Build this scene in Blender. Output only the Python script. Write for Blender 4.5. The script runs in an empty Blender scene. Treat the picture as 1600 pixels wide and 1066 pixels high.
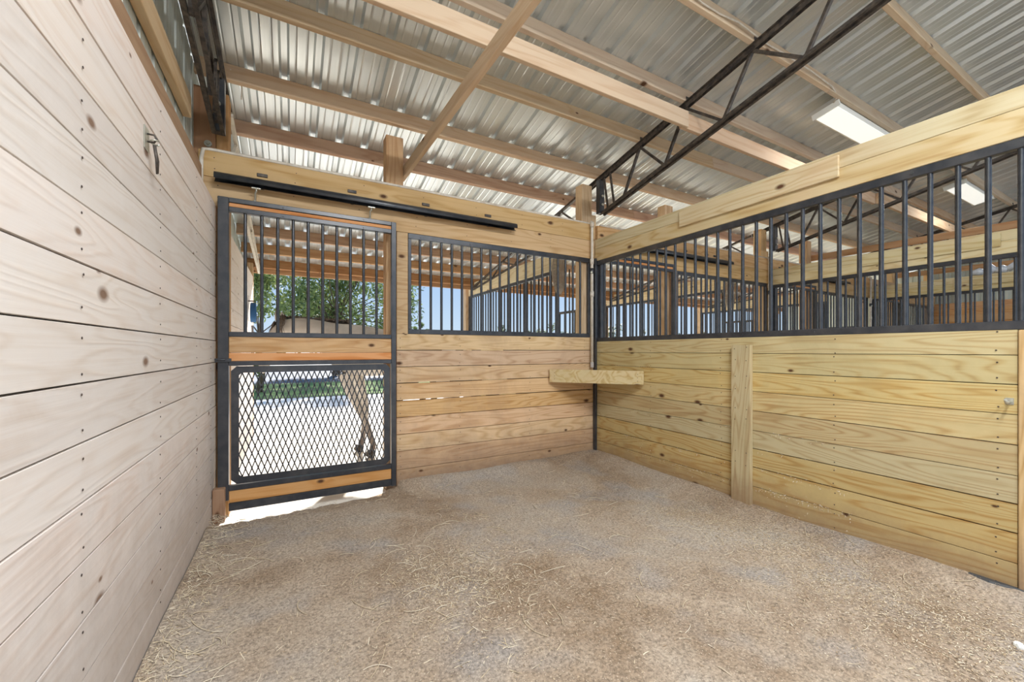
import bpy, bmesh, math, random
from mathutils import Vector, Matrix
R = random.Random(7)
S = bpy.context.scene
COL = S.collection
XL, XR, D, P = -0.5, 3.15, 3.70, 3.65
SL = 0.206                                   # roof slope
def zp(y): return 3.262 - SL * (y - 3.7)      # underside of the purlins
H0 = 1.25

# ------------------------------------------------------------------ materials
class NT:
    def __init__(s, name):
        s.m = bpy.data.materials.new(name); s.m.use_nodes = True
        s.t = s.m.node_tree; s.t.nodes.clear()
        s.out = s.t.nodes.new('ShaderNodeOutputMaterial')
        s.b = s.t.nodes.new('ShaderNodeBsdfPrincipled')
        s.t.links.new(s.b.outputs[0], s.out.inputs[0])
    def n(s, typ, **kw):
        nd = s.t.nodes.new(typ)
        for k, v in kw.items():
            if k.startswith('i_'):
                nd.inputs[k[2:].replace('_', ' ')].default_value = v
            else: setattr(nd, k, v)
        return nd
    def l(s, a, b): s.t.links.new(a, b)
    def math(s, op, a, b=None, c=None, clamp=False):
        nd = s.t.nodes.new('ShaderNodeMath'); nd.operation = op; nd.use_clamp = clamp
        for i, v in enumerate((a, b, c)):
            if v is None: continue
            if isinstance(v, (int, float)): nd.inputs[i].default_value = v
            else: s.l(v, nd.inputs[i])
        return nd.outputs[0]
    def ramp(s, fac, stops, interp='LINEAR'):
        nd = s.t.nodes.new('ShaderNodeValToRGB'); cr = nd.color_ramp; cr.interpolation = interp
        while len(cr.elements) < len(stops): cr.elements.new(0.5)
        for e, (p, c) in zip(cr.elements, stops):
            e.position = p; e.color = (c[0], c[1], c[2], 1) if not isinstance(c, (int, float)) else (c, c, c, 1)
        s.l(fac, nd.inputs[0]); return nd.outputs[0]
    def mix(s, fac, a, b, mode='MIX'):
        nd = s.t.nodes.new('ShaderNodeMix'); nd.data_type = 'RGBA'; nd.blend_type = mode
        for sock, v in ((nd.inputs[0], fac), (nd.inputs[6], a), (nd.inputs[7], b)):
            if isinstance(v, (int, float)): sock.default_value = v
            elif isinstance(v, tuple): sock.default_value = (v[0], v[1], v[2], 1)
            else: s.l(v, sock)
        return nd.outputs[2]
    def noise(s, vec, scale, detail=4, rough=0.55, dist=0.0):
        nd = s.n('ShaderNodeTexNoise'); nd.inputs['Scale'].default_value = scale
        nd.inputs['Detail'].default_value = detail; nd.inputs['Roughness'].default_value = rough
        nd.inputs['Distortion'].default_value = dist
        if vec is not None: s.l(vec, nd.inputs['Vector'])
        return nd
    def bump(s, h, strength=0.2, dist=0.01):
        nd = s.n('ShaderNodeBump'); nd.inputs['Strength'].default_value = strength
        nd.inputs['Distance'].default_value = dist
        s.l(h, nd.inputs['Height']); s.l(nd.outputs[0], s.b.inputs['Normal'])

def wood(name, axis, light, mid, dark, contrast=0.5, knot=0.62, knotcol=(0.10, 0.045, 0.02), rough=0.75,
         stain=None, stain_amt=0.0, tint=0.16, ring=9.0, low=None):
    """pine: axis = 0/1/2 is the grain direction in the mesh's own coordinates"""
    k = NT(name)
    tc = k.n('ShaderNodeTexCoord')
    at = k.n('ShaderNodeAttribute', attribute_name='pid')
    pid = at.outputs['Fac']
    off = k.n('ShaderNodeCombineXYZ')
    k.l(k.math('MULTIPLY', pid, 17.3), off.inputs[0]); k.l(k.math('MULTIPLY', pid, 29.1), off.inputs[1]); k.l(k.math('MULTIPLY', pid, 41.7), off.inputs[2])
    ad = k.n('ShaderNodeVectorMath', operation='ADD'); k.l(tc.outputs['Object'], ad.inputs[0]); k.l(off.outputs[0], ad.inputs[1])
    def sc(lo, cr):
        v = [cr] * 3; v[axis] = lo
        m = k.n('ShaderNodeVectorMath', operation='MULTIPLY'); k.l(ad.outputs[0], m.inputs[0]); m.inputs[1].default_value = v
        return m.outputs[0]
    # knots first: they also bend the rings
    sx = k.n('ShaderNodeSeparateXYZ'); k.l(ad.outputs[0], sx.inputs[0])
    inpl = {0: 2, 1: 2, 2: 0}[axis]
    kv = k.n('ShaderNodeCombineXYZ'); k.l(k.math('MULTIPLY', sx.outputs[axis], 2.1), kv.inputs[0]); k.l(k.math('MULTIPLY', sx.outputs[inpl], 3.8), kv.inputs[1])
    vo = k.n('ShaderNodeTexVoronoi', feature='F1', voronoi_dimensions='2D'); k.l(kv.outputs[0], vo.inputs['Vector']); vo.inputs['Scale'].default_value = 1.0
    kd = vo.outputs['Distance']
    rnd = k.n('ShaderNodeSeparateColor'); k.l(vo.outputs['Color'], rnd.inputs[0])
    has = k.math('GREATER_THAN', rnd.outputs[0], knot)
    size = k.math('MULTIPLY_ADD', rnd.outputs[1], 0.075, 0.035)
    kn = k.math('MULTIPLY', k.math('SUBTRACT', 1.0, k.math('DIVIDE', kd, size), clamp=True), has)
    kring = k.math('MULTIPLY', k.math('SUBTRACT', 1.0, k.math('MULTIPLY', kd, 3.2), clamp=True), has)
    big = k.noise(sc(0.55, 5.0), 1.0, 2, 0.45, 0.25)
    ph = k.math('ADD', k.math('MULTIPLY', big.outputs['Fac'], ring * 6.283), k.math('MULTIPLY', kring, 4.0))
    rg = k.math('MULTIPLY_ADD', k.math('SINE', ph), 0.5, 0.5)
    rg = k.math('POWER', rg, 2.4)
    fib = k.noise(sc(1.4, 95.0), 1.0, 3, 0.7)
    fib2 = k.noise(sc(0.9, 28.0), 1.0, 3, 0.6)
    t = k.math('ADD', k.math('MULTIPLY', rg, contrast), k.math('MULTIPLY', k.math('SUBTRACT', fib2.outputs['Fac'], 0.5), 0.9))
    t = k.math('ADD', t, k.math('MULTIPLY', k.math('SUBTRACT', fib.outputs['Fac'], 0.5), 0.8), clamp=True)
    c = k.ramp(t, [(0.0, light), (0.45, mid), (1.0, dark)])
    # plank-to-plank tint
    wn = k.n('ShaderNodeTexWhiteNoise', noise_dimensions='1D'); k.l(pid, wn.inputs['W'])
    tv = k.math('MULTIPLY_ADD', wn.outputs['Value'], 2 * tint, 1 - tint)
    hs = k.n('ShaderNodeHueSaturation'); k.l(c, hs.inputs['Color']); k.l(tv, hs.inputs['Value'])
    ws = k.n('ShaderNodeSeparateColor'); k.l(wn.outputs['Color'], ws.inputs[0])
    k.l(k.math('MULTIPLY_ADD', ws.outputs[1], 0.3, 0.85), hs.inputs['Saturation'])
    k.l(k.math('MULTIPLY_ADD', ws.outputs[2], 0.016, 0.492), hs.inputs['Hue'])
    c = hs.outputs[0]
    if stain is not None:
        sn = k.noise(tc.outputs['Object'], 1.7, 6, 0.68, 0.6)
        c = k.mix(k.math('MULTIPLY', k.ramp(sn.outputs['Fac'], [(0.46, 0.0), (0.68, 1.0)]), stain_amt), c, stain)
    if low is not None:                      # dried mud splashed on the lowest boards
        sp = k.n('ShaderNodeSeparateXYZ'); k.l(tc.outputs['Object'], sp.inputs[0])
        nz = k.noise(tc.outputs['Object'], 6.0, 6, 0.75)
        hh = k.math('ADD', sp.outputs[2], k.math('MULTIPLY', k.math('SUBTRACT', nz.outputs['Fac'], 0.5), low[1]))
        f = k.ramp(hh, [(0.0, 1.0), (low[2], 0.0)])
        c = k.mix(k.math('MULTIPLY', f, low[3]), c, low[0])
    c = k.mix(k.math('MULTIPLY', kn, 1.6, clamp=True), c, knotcol)
    k.l(c, k.b.inputs['Base Color']); k.b.inputs['Roughness'].default_value = rough
    k.b.inputs['Specular IOR Level'].default_value = 0.25
    k.bump(k.math('ADD', k.math('MULTIPLY', fib.outputs['Fac'], 0.6), rg), 0.12, 0.004)
    return k.m

WF = {}
def woods(fam, **kw):
    for a in range(3): WF[fam, a] = wood(fam + '_' + 'xyz'[a], a, **kw)
woods('front', light=(0.66, 0.46, 0.26), mid=(0.56, 0.36, 0.18), dark=(0.38, 0.19, 0.075), contrast=0.5, ring=16, knot=0.6, tint=0.12,
      stain=(0.33, 0.20, 0.13), stain_amt=0.35, low=((0.27, 0.18, 0.12), 0.40, 0.42, 0.95))
woods('side', light=(0.60, 0.49, 0.26), mid=(0.54, 0.40, 0.19), dark=(0.37, 0.22, 0.085), contrast=0.6, ring=19, knot=0.62, tint=0.11,
      stain=(0.34, 0.29, 0.15), stain_amt=0.32, low=((0.30, 0.19, 0.11), 0.3, 0.30, 0.9))
woods('wash', light=(0.77, 0.70, 0.64), mid=(0.70, 0.60, 0.52), dark=(0.54, 0.42, 0.33), contrast=0.3, ring=14, knot=0.66, tint=0.07,
      stain=(0.80, 0.76, 0.72), stain_amt=0.55, knotcol=(0.25, 0.16, 0.11), low=((0.40, 0.32, 0.26), 0.8, 0.8, 0.75))
woods('beam', light=(0.64, 0.54, 0.33), mid=(0.58, 0.46, 0.25), dark=(0.42, 0.28, 0.12), contrast=0.6, ring=10, tint=0.06, knot=0.5,
      stain=(0.60, 0.40, 0.25), stain_amt=0.3)
woods('header', light=(0.64, 0.43, 0.23), mid=(0.56, 0.35, 0.165), dark=(0.42, 0.22, 0.08), contrast=0.5, ring=9, tint=0.05, knot=0.55)
woods('roofw', light=(0.62, 0.47, 0.32), mid=(0.55, 0.38, 0.24), dark=(0.38, 0.21, 0.11), contrast=0.35, tint=0.08, knot=0.75)
woods('orange', light=(0.62, 0.36, 0.19), mid=(0.55, 0.28, 0.13), dark=(0.38, 0.15, 0.06), contrast=0.5, ring=8, knot=0.9)
woods('run', light=(0.56, 0.36, 0.23), mid=(0.48, 0.28, 0.17), dark=(0.34, 0.17, 0.09), contrast=0.45, ring=9, knot=0.8, tint=0.08)
woods('kick', light=(0.60, 0.37, 0.18), mid=(0.53, 0.30, 0.13), dark=(0.38, 0.18, 0.07), contrast=0.4, knot=0.8, tint=0.03)
woods('brown', light=(0.42, 0.25, 0.14), mid=(0.35, 0.19, 0.10), dark=(0.24, 0.12, 0.06), contrast=0.4, knot=0.8)

def plain(name, col, rough=0.6, metal=0.0, spec=0.4, nscale=0, namt=0.2, col2=None, bump=0.0, emis=None):
    k = NT(name)
    k.b.inputs['Roughness'].default_value = rough; k.b.inputs['Metallic'].default_value = metal
    k.b.inputs['Specular IOR Level'].default_value = spec
    if nscale:
        tc = k.n('ShaderNodeTexCoord'); nz = k.noise(tc.outputs['Object'], nscale, 6, 0.65)
        c2 = col2 or tuple(x * 0.5 for x in col)
        c = k.mix(k.math('MULTIPLY', k.ramp(nz.outputs['Fac'], [(0.4, 0.0), (0.7, 1.0)]), namt), tuple(col), tuple(c2))
        k.l(c, k.b.inputs['Base Color'])
        if bump: k.bump(nz.outputs['Fac'], bump, 0.01)
    else: k.b.inputs['Base Color'].default_value = (*col, 1)
    if emis:
        k.b.inputs['Emission Color'].default_value = (*emis[0], 1); k.b.inputs['Emission Strength'].default_value = emis[1]
    return k.m
M_black = plain('black_painted_steel', (0.022, 0.026, 0.034), 0.32, 0.0, 0.7, 9, 0.45, (0.11, 0.105, 0.10))
M_bar = plain('black_bar_steel', (0.028, 0.031, 0.037), 0.24, 0.25, 0.9, 14, 0.3, (0.12, 0.12, 0.12))
M_truss = plain('dusty_truss_steel', (0.035, 0.030, 0.028), 0.5, 0.1, 0.5, 22, 0.6, (0.20, 0.16, 0.12))
M_pvc = plain('white_plastic_pipe', (0.74, 0.69, 0.60), 0.45, 0, 0.4, 16, 0.55, (0.42, 0.33, 0.22))
M_zinc = plain('zinc', (0.55, 0.55, 0.48), 0.38, 0.6, 0.5, 20, 0.4, (0.3, 0.28, 0.2))
M_nail = plain('nail_head', (0.07, 0.05, 0.04), 0.6)
M_white = plain('white_enamel', (0.82, 0.83, 0.78), 0.4)
M_fix = plain('fixture_diffuser', (0.86, 0.87, 0.82), 0.5, emis=((1, 1, 0.93), 0.35))
M_gap = plain('dark_gap', (0.03, 0.022, 0.016), 0.9)

def metal_sheet(name, col, col2, rough=0.38, met=0.75):
    k = NT(name); tc = k.n('ShaderNodeTexCoord')
    mp = k.n('ShaderNodeMapping'); mp.inputs['Scale'].default_value = (34, 0.25, 0.25); k.l(tc.outputs['Object'], mp.inputs[0])
    n1 = k.noise(mp.outputs[0], 1.0, 3, 0.6); n2 = k.noise(tc.outputs['Object'], 1.1, 4, 0.6)
    c = k.mix(n1.outputs['Fac'], tuple(col), tuple(col2)); c = k.mix(k.math('MULTIPLY', n2.outputs['Fac'], 0.35), c, (0.55, 0.57, 0.57))
    k.l(c, k.b.inputs['Base Color']); k.b.inputs['Metallic'].default_value = met
    k.l(k.math('MULTIPLY_ADD', n1.outputs['Fac'], 0.25, rough - 0.1), k.b.inputs['Roughness'])
    return k.m
M_roof = metal_sheet('galvanised_roof_sheet', (0.86, 0.93, 0.96), (0.68, 0.75, 0.78), 0.30, 0.72)
M_siding = metal_sheet('galvanised_siding', (0.66, 0.72, 0.66), (0.55, 0.60, 0.55), 0.5, 0.5)

# ------------------------------------------------------------------ mesh builder
class MB:
    def __init__(s): s.v = []; s.f = []; s.p = []; s.mi = []; s.sm = []
    def add(s, vs, fs, pid=0.0, mi=0, smooth=False):
        o = len(s.v); s.v += [tuple(v) for v in vs]
        for f in fs: s.f.append(tuple(i + o for i in f)); s.p.append(pid); s.mi.append(mi); s.sm.append(smooth)
        return s
    def box(s, x0, x1, y0, y1, z0, z1, pid=None, mi=0):
        pid = R.random() if pid is None else pid
        vs = [(x, y, z) for z in (z0, z1) for y in (y0, y1) for x in (x0, x1)]
        return s.add(vs, [(0, 2, 3, 1), (4, 5, 7, 6), (0, 1, 5, 4), (2, 6, 7, 3), (0, 4, 6, 2), (1, 3, 7, 5)], pid, mi)
    def beam(s, a, b, w, h, up=(0, 0, 1), pid=None, mi=0):
        """rectangular bar from a to b; w sideways, h along up"""
        a, b, up = Vector(a), Vector(b), Vector(up); d = (b - a).normalized()
        sd = d.cross(up).normalized(); u = sd.cross(d).normalized()
        vs = []
        for q in (a, b):
            for i, j in ((-1, -1), (1, -1), (1, 1), (-1, 1)): vs.append(q + sd * (w / 2 * i) + u * (h / 2 * j))
        return s.add(vs, [(3, 2, 1, 0), (4, 5, 6, 7), (0, 1, 5, 4), (1, 2, 6, 5), (2, 3, 7, 6), (3, 0, 4, 7)], R.random() if pid is None else pid, mi)
    def tube(s, pts, r, n=12, caps=True, mi=0, pid=0.0):
        pts = [Vector(p) for p in pts]; rs = r if isinstance(r, (list, tuple)) else [r] * len(pts)
        vs = []; prev = None
        for i, p in enumerate(pts):
            d = (pts[min(i + 1, len(pts) - 1)] - pts[max(i - 1, 0)]).normalized()
            a = prev if prev is not None else (Vector((0, 0, 1)) if abs(d.z) < 0.9 else Vector((1, 0, 0)))
            sd = d.cross(a).normalized(); u = sd.cross(d).normalized(); prev = u
            for k in range(n):
                t = 2 * math.pi * k / n; vs.append(p + (sd * math.cos(t) + u * math.sin(t)) * rs[i])
        fs = []
        for i in range(len(pts) - 1):
            for k in range(n):
                q = (k + 1) % n; fs.append((i * n + k, i * n + q, (i + 1) * n + q, (i + 1) * n + k))
        s.add(vs, fs, pid, mi, True)
        if caps: 
            o = len(s.v) - len(vs)
            s.f += [tuple(o + k for k in range(n))[::-1], tuple(o + (len(pts) - 1) * n + k for k in range(n))]
            s.p += [pid, pid]; s.mi += [mi, mi]; s.sm += [False, False]
        return s
    def prism(s, poly, axis, a, b, pid=0.0, mi=0):
        """extrude a 2D polygon along axis from a to b"""
        def mk(q, t):
            if axis == 0: return (t, q[0], q[1])
            if axis == 1: return (q[0], t, q[1])
            return (q[0], q[1], t)
        n = len(poly); vs = [mk(q, a) for q in poly] + [mk(q, b) for q in poly]
        fs = [tuple(range(n))[::-1], tuple(range(n, 2 * n))] + [(i, (i + 1) % n, (i + 1) % n + n, i + n) for i in range(n)]
        return s.add(vs, fs, pid, mi)
    def build(s, name, mats, parent=None, bevel=0.0, loc=None):
        me = bpy.data.meshes.new(name); 
        off = Vector(loc) if loc is not None else Vector((0, 0, 0))
        me.from_pydata([tuple(Vector(v) - off) for v in s.v], [], s.f)
        for m in (mats if isinstance(mats, (list, tuple)) else [mats]): me.materials.append(m)
        me.polygons.foreach_set('material_index', s.mi); me.polygons.foreach_set('use_smooth', s.sm)
        at = me.attributes.new('pid', 'FLOAT', 'FACE'); at.data.foreach_set('value', s.p)
        bm = bmesh.new(); bm.from_mesh(me); bmesh.ops.recalc_face_normals(bm, faces=bm.faces); bm.to_mesh(me); bm.free()
        o = bpy.data.objects.new(name, me); COL.objects.link(o)
        if parent is not None: o.parent = parent; 
        if loc is not None: o.location = off
        if bevel:
            md = o.modifiers.new('bevel', 'BEVEL'); md.width = bevel; md.segments = 1; md.limit_method = 'ANGLE'
        return o

def tag(o, label, cat, group=None, kind=None):
    o['label'] = label; o['category'] = cat
    if group: o['group'] = group
    if kind: o['kind'] = kind
    return o
def struct(o, label=None):
    o['kind'] = 'structure'
    if label: o['label'] = label
    return o
def empty(name, label, cat, loc=(0, 0, 0), rz=0, group=None):
    o = bpy.data.objects.new(name, None); COL.objects.link(o); o.location = loc; o.rotation_euler = (0, 0, rz)
    o.empty_display_size = 0.1
    return tag(o, label, cat, group)
def dup_tree(o, dx=0, dy=0, dz=0, label=None, parent=None):
    c = o.copy(); COL.objects.link(c)
    if parent is None: c.location = (o.location.x + dx, o.location.y + dy, o.location.z + dz)
    else: c.parent = parent
    if label: c['label'] = label
    for ch in list(o.children): dup_tree(ch, parent=c)
    return c
ORD = ['first', 'second', 'third', 'fourth', 'fifth', 'sixth', 'seventh', 'eighth', 'ninth', 'tenth', 'eleventh', 'twelfth', 'thirteenth', 'fourteenth', 'fifteenth', 'sixteenth', 'seventeenth']

# ------------------------------------------------------------------ ground and floor
def floor_mat():
    k = NT('stall_dirt'); tc = k.n('ShaderNodeTexCoord'); v = tc.outputs['Object']
    a = k.noise(v, 0.9, 5, 0.6, 0.4); b = k.noise(v, 5.5, 6, 0.7); c = k.noise(v, 75, 4, 0.75); d = k.noise(v, 2.1, 3, 0.5)
    base = k.ramp(a.outputs['Fac'], [(0.36, (0.26, 0.185, 0.12)), (0.5, (0.37, 0.295, 0.22)), (0.62, (0.40, 0.35, 0.29))])
    base = k.mix(k.math('MULTIPLY', k.ramp(b.outputs['Fac'], [(0.42, 0.0), (0.7, 1.0)]), 0.5), base, (0.45, 0.375, 0.29))
    base = k.mix(k.math('MULTIPLY', k.ramp(d.outputs['Fac'], [(0.52, 0.0), (0.68, 1.0)]), 0.5), base, (0.31, 0.31, 0.31))
    sp = k.ramp(c.outputs['Fac'], [(0.36, 0.45), (0.5, 1.0), (0.66, 1.5)])
    base = k.mix(0.75, base, sp, 'MULTIPLY')
    vo = k.n('ShaderNodeTexVoronoi', feature='F1'); k.l(v, vo.inputs['Vector']); vo.inputs['Scale'].default_value = 110
    ch = k.math('LESS_THAN', vo.outputs['Distance'], 0.28)
    rr = k.n('ShaderNodeSeparateColor'); k.l(vo.outputs['Color'], rr.inputs[0])
    ch = k.math('MULTIPLY', ch, k.math('GREATER_THAN', rr.outputs[0], 0.62))
    base = k.mix(k.math('MULTIPLY', ch, 0.7), base, (0.62, 0.52, 0.40))
    k.l(base, k.b.inputs['Base Color']); k.b.inputs['Roughness'].default_value = 0.95; k.b.inputs['Specular IOR Level'].default_value = 0.1
    k.bump(k.math('ADD', k.math('MULTIPLY', b.outputs['Fac'], 2.0), k.math('ADD', c.outputs['Fac'], k.math('MULTIPLY', ch, 0.6))), 0.5, 0.012)
    return k.m
M_floor = floor_mat()
M_sand = plain('pale_sand', (0.80, 0.76, 0.68), 0.95, 0, 0.1, 3.0, 0.5, (0.70, 0.64, 0.55), 0.15)
M_grass = plain('lawn_grass', (0.20, 0.30, 0.09), 0.9, 0, 0.1, 2.0, 0.6, (0.30, 0.34, 0.15), 0.2)
M_road = plain('blue_grey_asphalt', (0.10, 0.12, 0.16), 0.8, 0, 0.3, 1.5, 0.5, (0.2, 0.22, 0.25))

def hfloor(x, y):
    z = 0.012 * math.sin(x * 2.3 + 1) * math.cos(y * 1.9) + 0.006 * math.sin(x * 7 + y * 5)
    m = min(abs(y - D) if x > 0.85 else 9, abs(x - XR), abs(x - XL) * 1.4)
    z += 0.055 * math.exp(-(m / 0.16) ** 2)
    return z + 0.012
mb = MB(); NX, NY = 150, 120; x0, x1, y0, y1 = XL + .005, 3.152, -1.6, 3.695
vs = []
for j in range(NY + 1):
    for i in range(NX + 1):
        x = x0 + (x1 - x0) * i / NX
        edge = D + 0.03 if x > 0.85 else 3.545 + 0.065 * max(0, (x + 0.45)) + 0.010 * math.sin(x * 31) + 0.008 * math.sin(x * 73) + 0.006 * math.sin(x * 190)
        if x > 0.62 and x <= 0.85: edge = edge + (D + 0.03 - edge) * (x - 0.62) / 0.23 * 0.8
        t = j / NY; y = y0 + (edge - y0) * t
        z = hfloor(x, y) + R.uniform(-0.002, 0.002)
        if x < 0.74 and y > edge - .22: z = z * max(0, edge - y) / .22 - .014 * (1 - (edge - y) / .22) 
        vs.append((x, y, z))
fs = [(j * (NX + 1) + i, j * (NX + 1) + i + 1, (j + 1) * (NX + 1) + i + 1, (j + 1) * (NX + 1) + i) for j in range(NY) for i in range(NX)]
mb.add(vs, fs, 0, 0, True)
struct(mb.build('floor', M_floor), 'packed brown dirt stall floor with scattered shavings')
mb = MB(); mb.box(3.19, 14.1, -1.6, D + .02, -.06, 0.012, 0)
struct(mb.build('floor_neighbouring_stalls', M_floor), 'dirt floor of the neighbouring stalls')
mb = MB(); mb.box(-70, 90, -40, 12.2, -.30, -.022, 0)
struct(mb.build('ground', M_sand), 'pale bright sandy ground outside the stall')
mb = MB(); mb.box(-70, 90, 12.2, 17.5, -.30, 0.0, 0)
struct(mb.build('ground_lawn', M_grass), 'strip of green grass beyond the sand')
mb = MB(); mb.box(-70, 90, 17.5, 30, -.30, -.01, 0)
struct(mb.build('ground_road', M_road), 'dark blue grey strip beyond the grass')
mb = MB(); mb.box(-150, 190, 30, 260, -.30, -.01, 0)
struct(mb.build('ground_far', M_sand), 'pale ground out to the horizon')

# ------------------------------------------------------------------ walls of planks
def nails(mb, axis, pos, z, plane, sgn, mi=1):
    """a pair of nail heads on a plank face"""
    for dz in (-.045, .045):
        a, zz, r = pos + R.uniform(-.006, .006), z + dz + R.uniform(-.012, .012), .0042
        if axis == 0: pts = [(a + r * math.cos(t), zz + r * math.sin(t)) for t in [i * math.pi / 3 for i in range(6)]]; mb.prism(pts, 1, plane, plane + sgn * .0015, mi=mi)
        else: pts = [(a + r * math.cos(t), zz + r * math.sin(t)) for t in [i * math.pi / 3 for i in range(6)]]; mb.prism(pts, 0, plane, plane + sgn * .0015, mi=mi)

# left wall: whitewashed boards, both inside the stall and along the open run beyond
mb = MB()
zs = [-.03, .02, .183, .346, .509, .672, .833, .997, 1.160, 1.322, 1.487, 1.650, 1.812, 1.975, 2.15, 2.345]
for i in range(len(zs) - 1):
    g = .0028
    splits = [-1.6, 3.76]
    for a, b in zip(splits[:-1], splits[1:]):
        mb.box(XL - .035 + R.uniform(-.0015, .0015), XL + R.uniform(-.0015, .0015), a, b, zs[i] + g, zs[i + 1] - g)
    for y in (.85, 1.52, 2.26, 3.02, 3.5): nails(mb, 1, y, (zs[i] + zs[i + 1]) / 2, XL + .0015, 1)
mb.box(XL - .042, XL - .034, -1.6, 3.76, -.03, 2.34, 0, 2)
wl = struct(mb.build('wall_left', [WF['wash', 1], M_nail, M_gap], bevel=.0015), 'whitewashed horizontal board wall on the left')
mb = MB()
for i in range(len(zs) - 1): mb.box(XL - .035, XL, 3.875, 7.06, zs[i] + .003, zs[i + 1] - .003)
mb.box(XL - .042, XL - .034, 3.875, 7.06, -.03, 2.34, 0, 2)
struct(mb.build('wall_left_run', [WF['wash', 1], M_nail, M_gap], bevel=.0015), 'pale board wall continuing outside, left of the open run')
# siding sheet outside the left wall
def corrugated(mb, axis, a0, a1, pitch, hgt, f0, f1, ribs_w=.028, top_w=.016, minor=True, flip=1, start=None):
    """profile runs along 'a'; f0(a,h), f1(a,h) give the two end points"""
    prof = []; a = a0 if start is None else start
    prof.append((a0, 0))
    while a + pitch < a1:
        if a > a0 + .05:
            prof += [(a - ribs_w, 0), (a - top_w, hgt), (a + top_w, hgt), (a + ribs_w, 0)]
        if minor:
            for q in (.34, .66):
                m = a + pitch * q
                if m > a0 + .05: prof += [(m - .009, 0), (m, hgt * .12), (m + .009, 0)]
        a += pitch
    prof.append((a1, 0))
    vs = [f0(*p) for p in prof] + [f1(*p) for p in prof]; n = len(prof)
    mb.add(vs, [(i, i + 1, n + i + 1, n + i) for i in range(n - 1)], 0)
mb = MB()
corrugated(mb, 1, -1.6, 3.9, .2286, .02, lambda a, h: (XL - .135 - h, a, 2.0), lambda a, h: (XL - .135 - h, a, zp(a) + .13))
corrugated(mb, 1, 3.9, 7.3, .2286, .02, lambda a, h: (XL - .135 - h, a, 0), lambda a, h: (XL - .135 - h, a, zp(a) + .13))
o = mb.build('wall_left_siding', M_siding); struct(o, 'galvanised metal siding above the left board wall')
o.modifiers.new('thick', 'SOLIDIFY').thickness = .001
# nailers (girts) between boards and siding
for nm, z0, z1, x0, x1, lab in (('wall_girt', 2.36, 2.50, XL - .125, XL - .03, 'brown timber girt along the top edge of the whitewashed boards'),
                                ('wall_girt', 2.80, 2.94, XL - .13, XL - .085, 'pale orange timber girt on the metal siding, above the brown one')):
    mb = MB(); mb.box(x0, x1, -1.6, 3.38, z0, z1)
    tag(mb.build(nm, WF['brown' if z0 < 2.5 else 'orange' if False else 'roofw', 1], bevel=.003), lab, 'timber')

# front wall (repeats each stall)
FZ = [1.400, 1.249, 1.096, .945, .786, .633, .479, .325, .159, -.02]
def front_wall(n):
    mb = MB(); X = P * n
    for i in range(len(FZ) - 1):
        g = (.0052, .0044, .0072, .0084, .0056, .0046, .0040, .0036, .0036, .001)[i]
        mb.box(X + .84, X + 3.128, D + R.uniform(-.001, .001), D + .036, FZ[i + 1] + g, FZ[i] - .0005)
        for x in (.87, 1.45, 2.25, 3.0): nails(mb, 0, X + x, (FZ[i] + FZ[i + 1]) / 2, D - .0005, -1)
    opens = {1: [(1.28, 1.42), (1.5, 1.95)], 3: [(1.05, 1.16), (1.22, 1.36), (1.6, 2.0)], 4: [(.88, 1.06), (1.12, 1.17), (1.23, 1.75), (1.9, 2.1)], 5: [(.95, 1.07)]}
    for i in range(1, len(FZ) - 1):
        xs = [.842] + [q for ab in opens.get(i, []) for q in ab] + [3.12]
        for a, b in zip(xs[::2], xs[1::2]): mb.box(X + a, X + b, D + .0365, D + .042, FZ[i] - .012, FZ[i] + .012, 0, 2)
    mb.box(X + .84, X + .94, D, D + .036, 1.401, 2.33)            # jamb beside the grille
    o = mb.build('wall_front' if n == 0 else 'wall_front_stall', [WF['front', 0], M_nail, M_gap], bevel=.0016)
    struct(o, ['orange brown plank wall facing the camera beside the sliding door', 'plank front wall of the second stall', 'plank front wall of the third stall', 'plank front wall of the fourth stall'][n])
    # header of two boards with the door track
    x0 = XL - .1 if n == 0 else X - .5 + .045
    mb = MB()
    mb.box(x0, X + 3.148, D - .004, D + .036, 2.545, 2.735); mb.box(x0, X + 3.148, D - .001, D + .036, 2.333, 2.5425)
    for k in range(7): nails(mb, 0, x0 + .1 + k * .53, 2.64, D - .005, -1); nails(mb, 0, x0 + .12 + k * .5, 2.44, D - .002, -1)
    o = mb.build('header_beam', [WF['header', 0], M_nail], bevel=.003)
    tag(o, 'double board header above the ' + ['sliding door and window bars of the near stall', 'second stall front, seen through the bars on the right', 'third stall front, far right through the bars', 'fourth stall front, furthest along the row'][n], 'beam')
NST = 4
for n in range(NST): front_wall(n)

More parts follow.
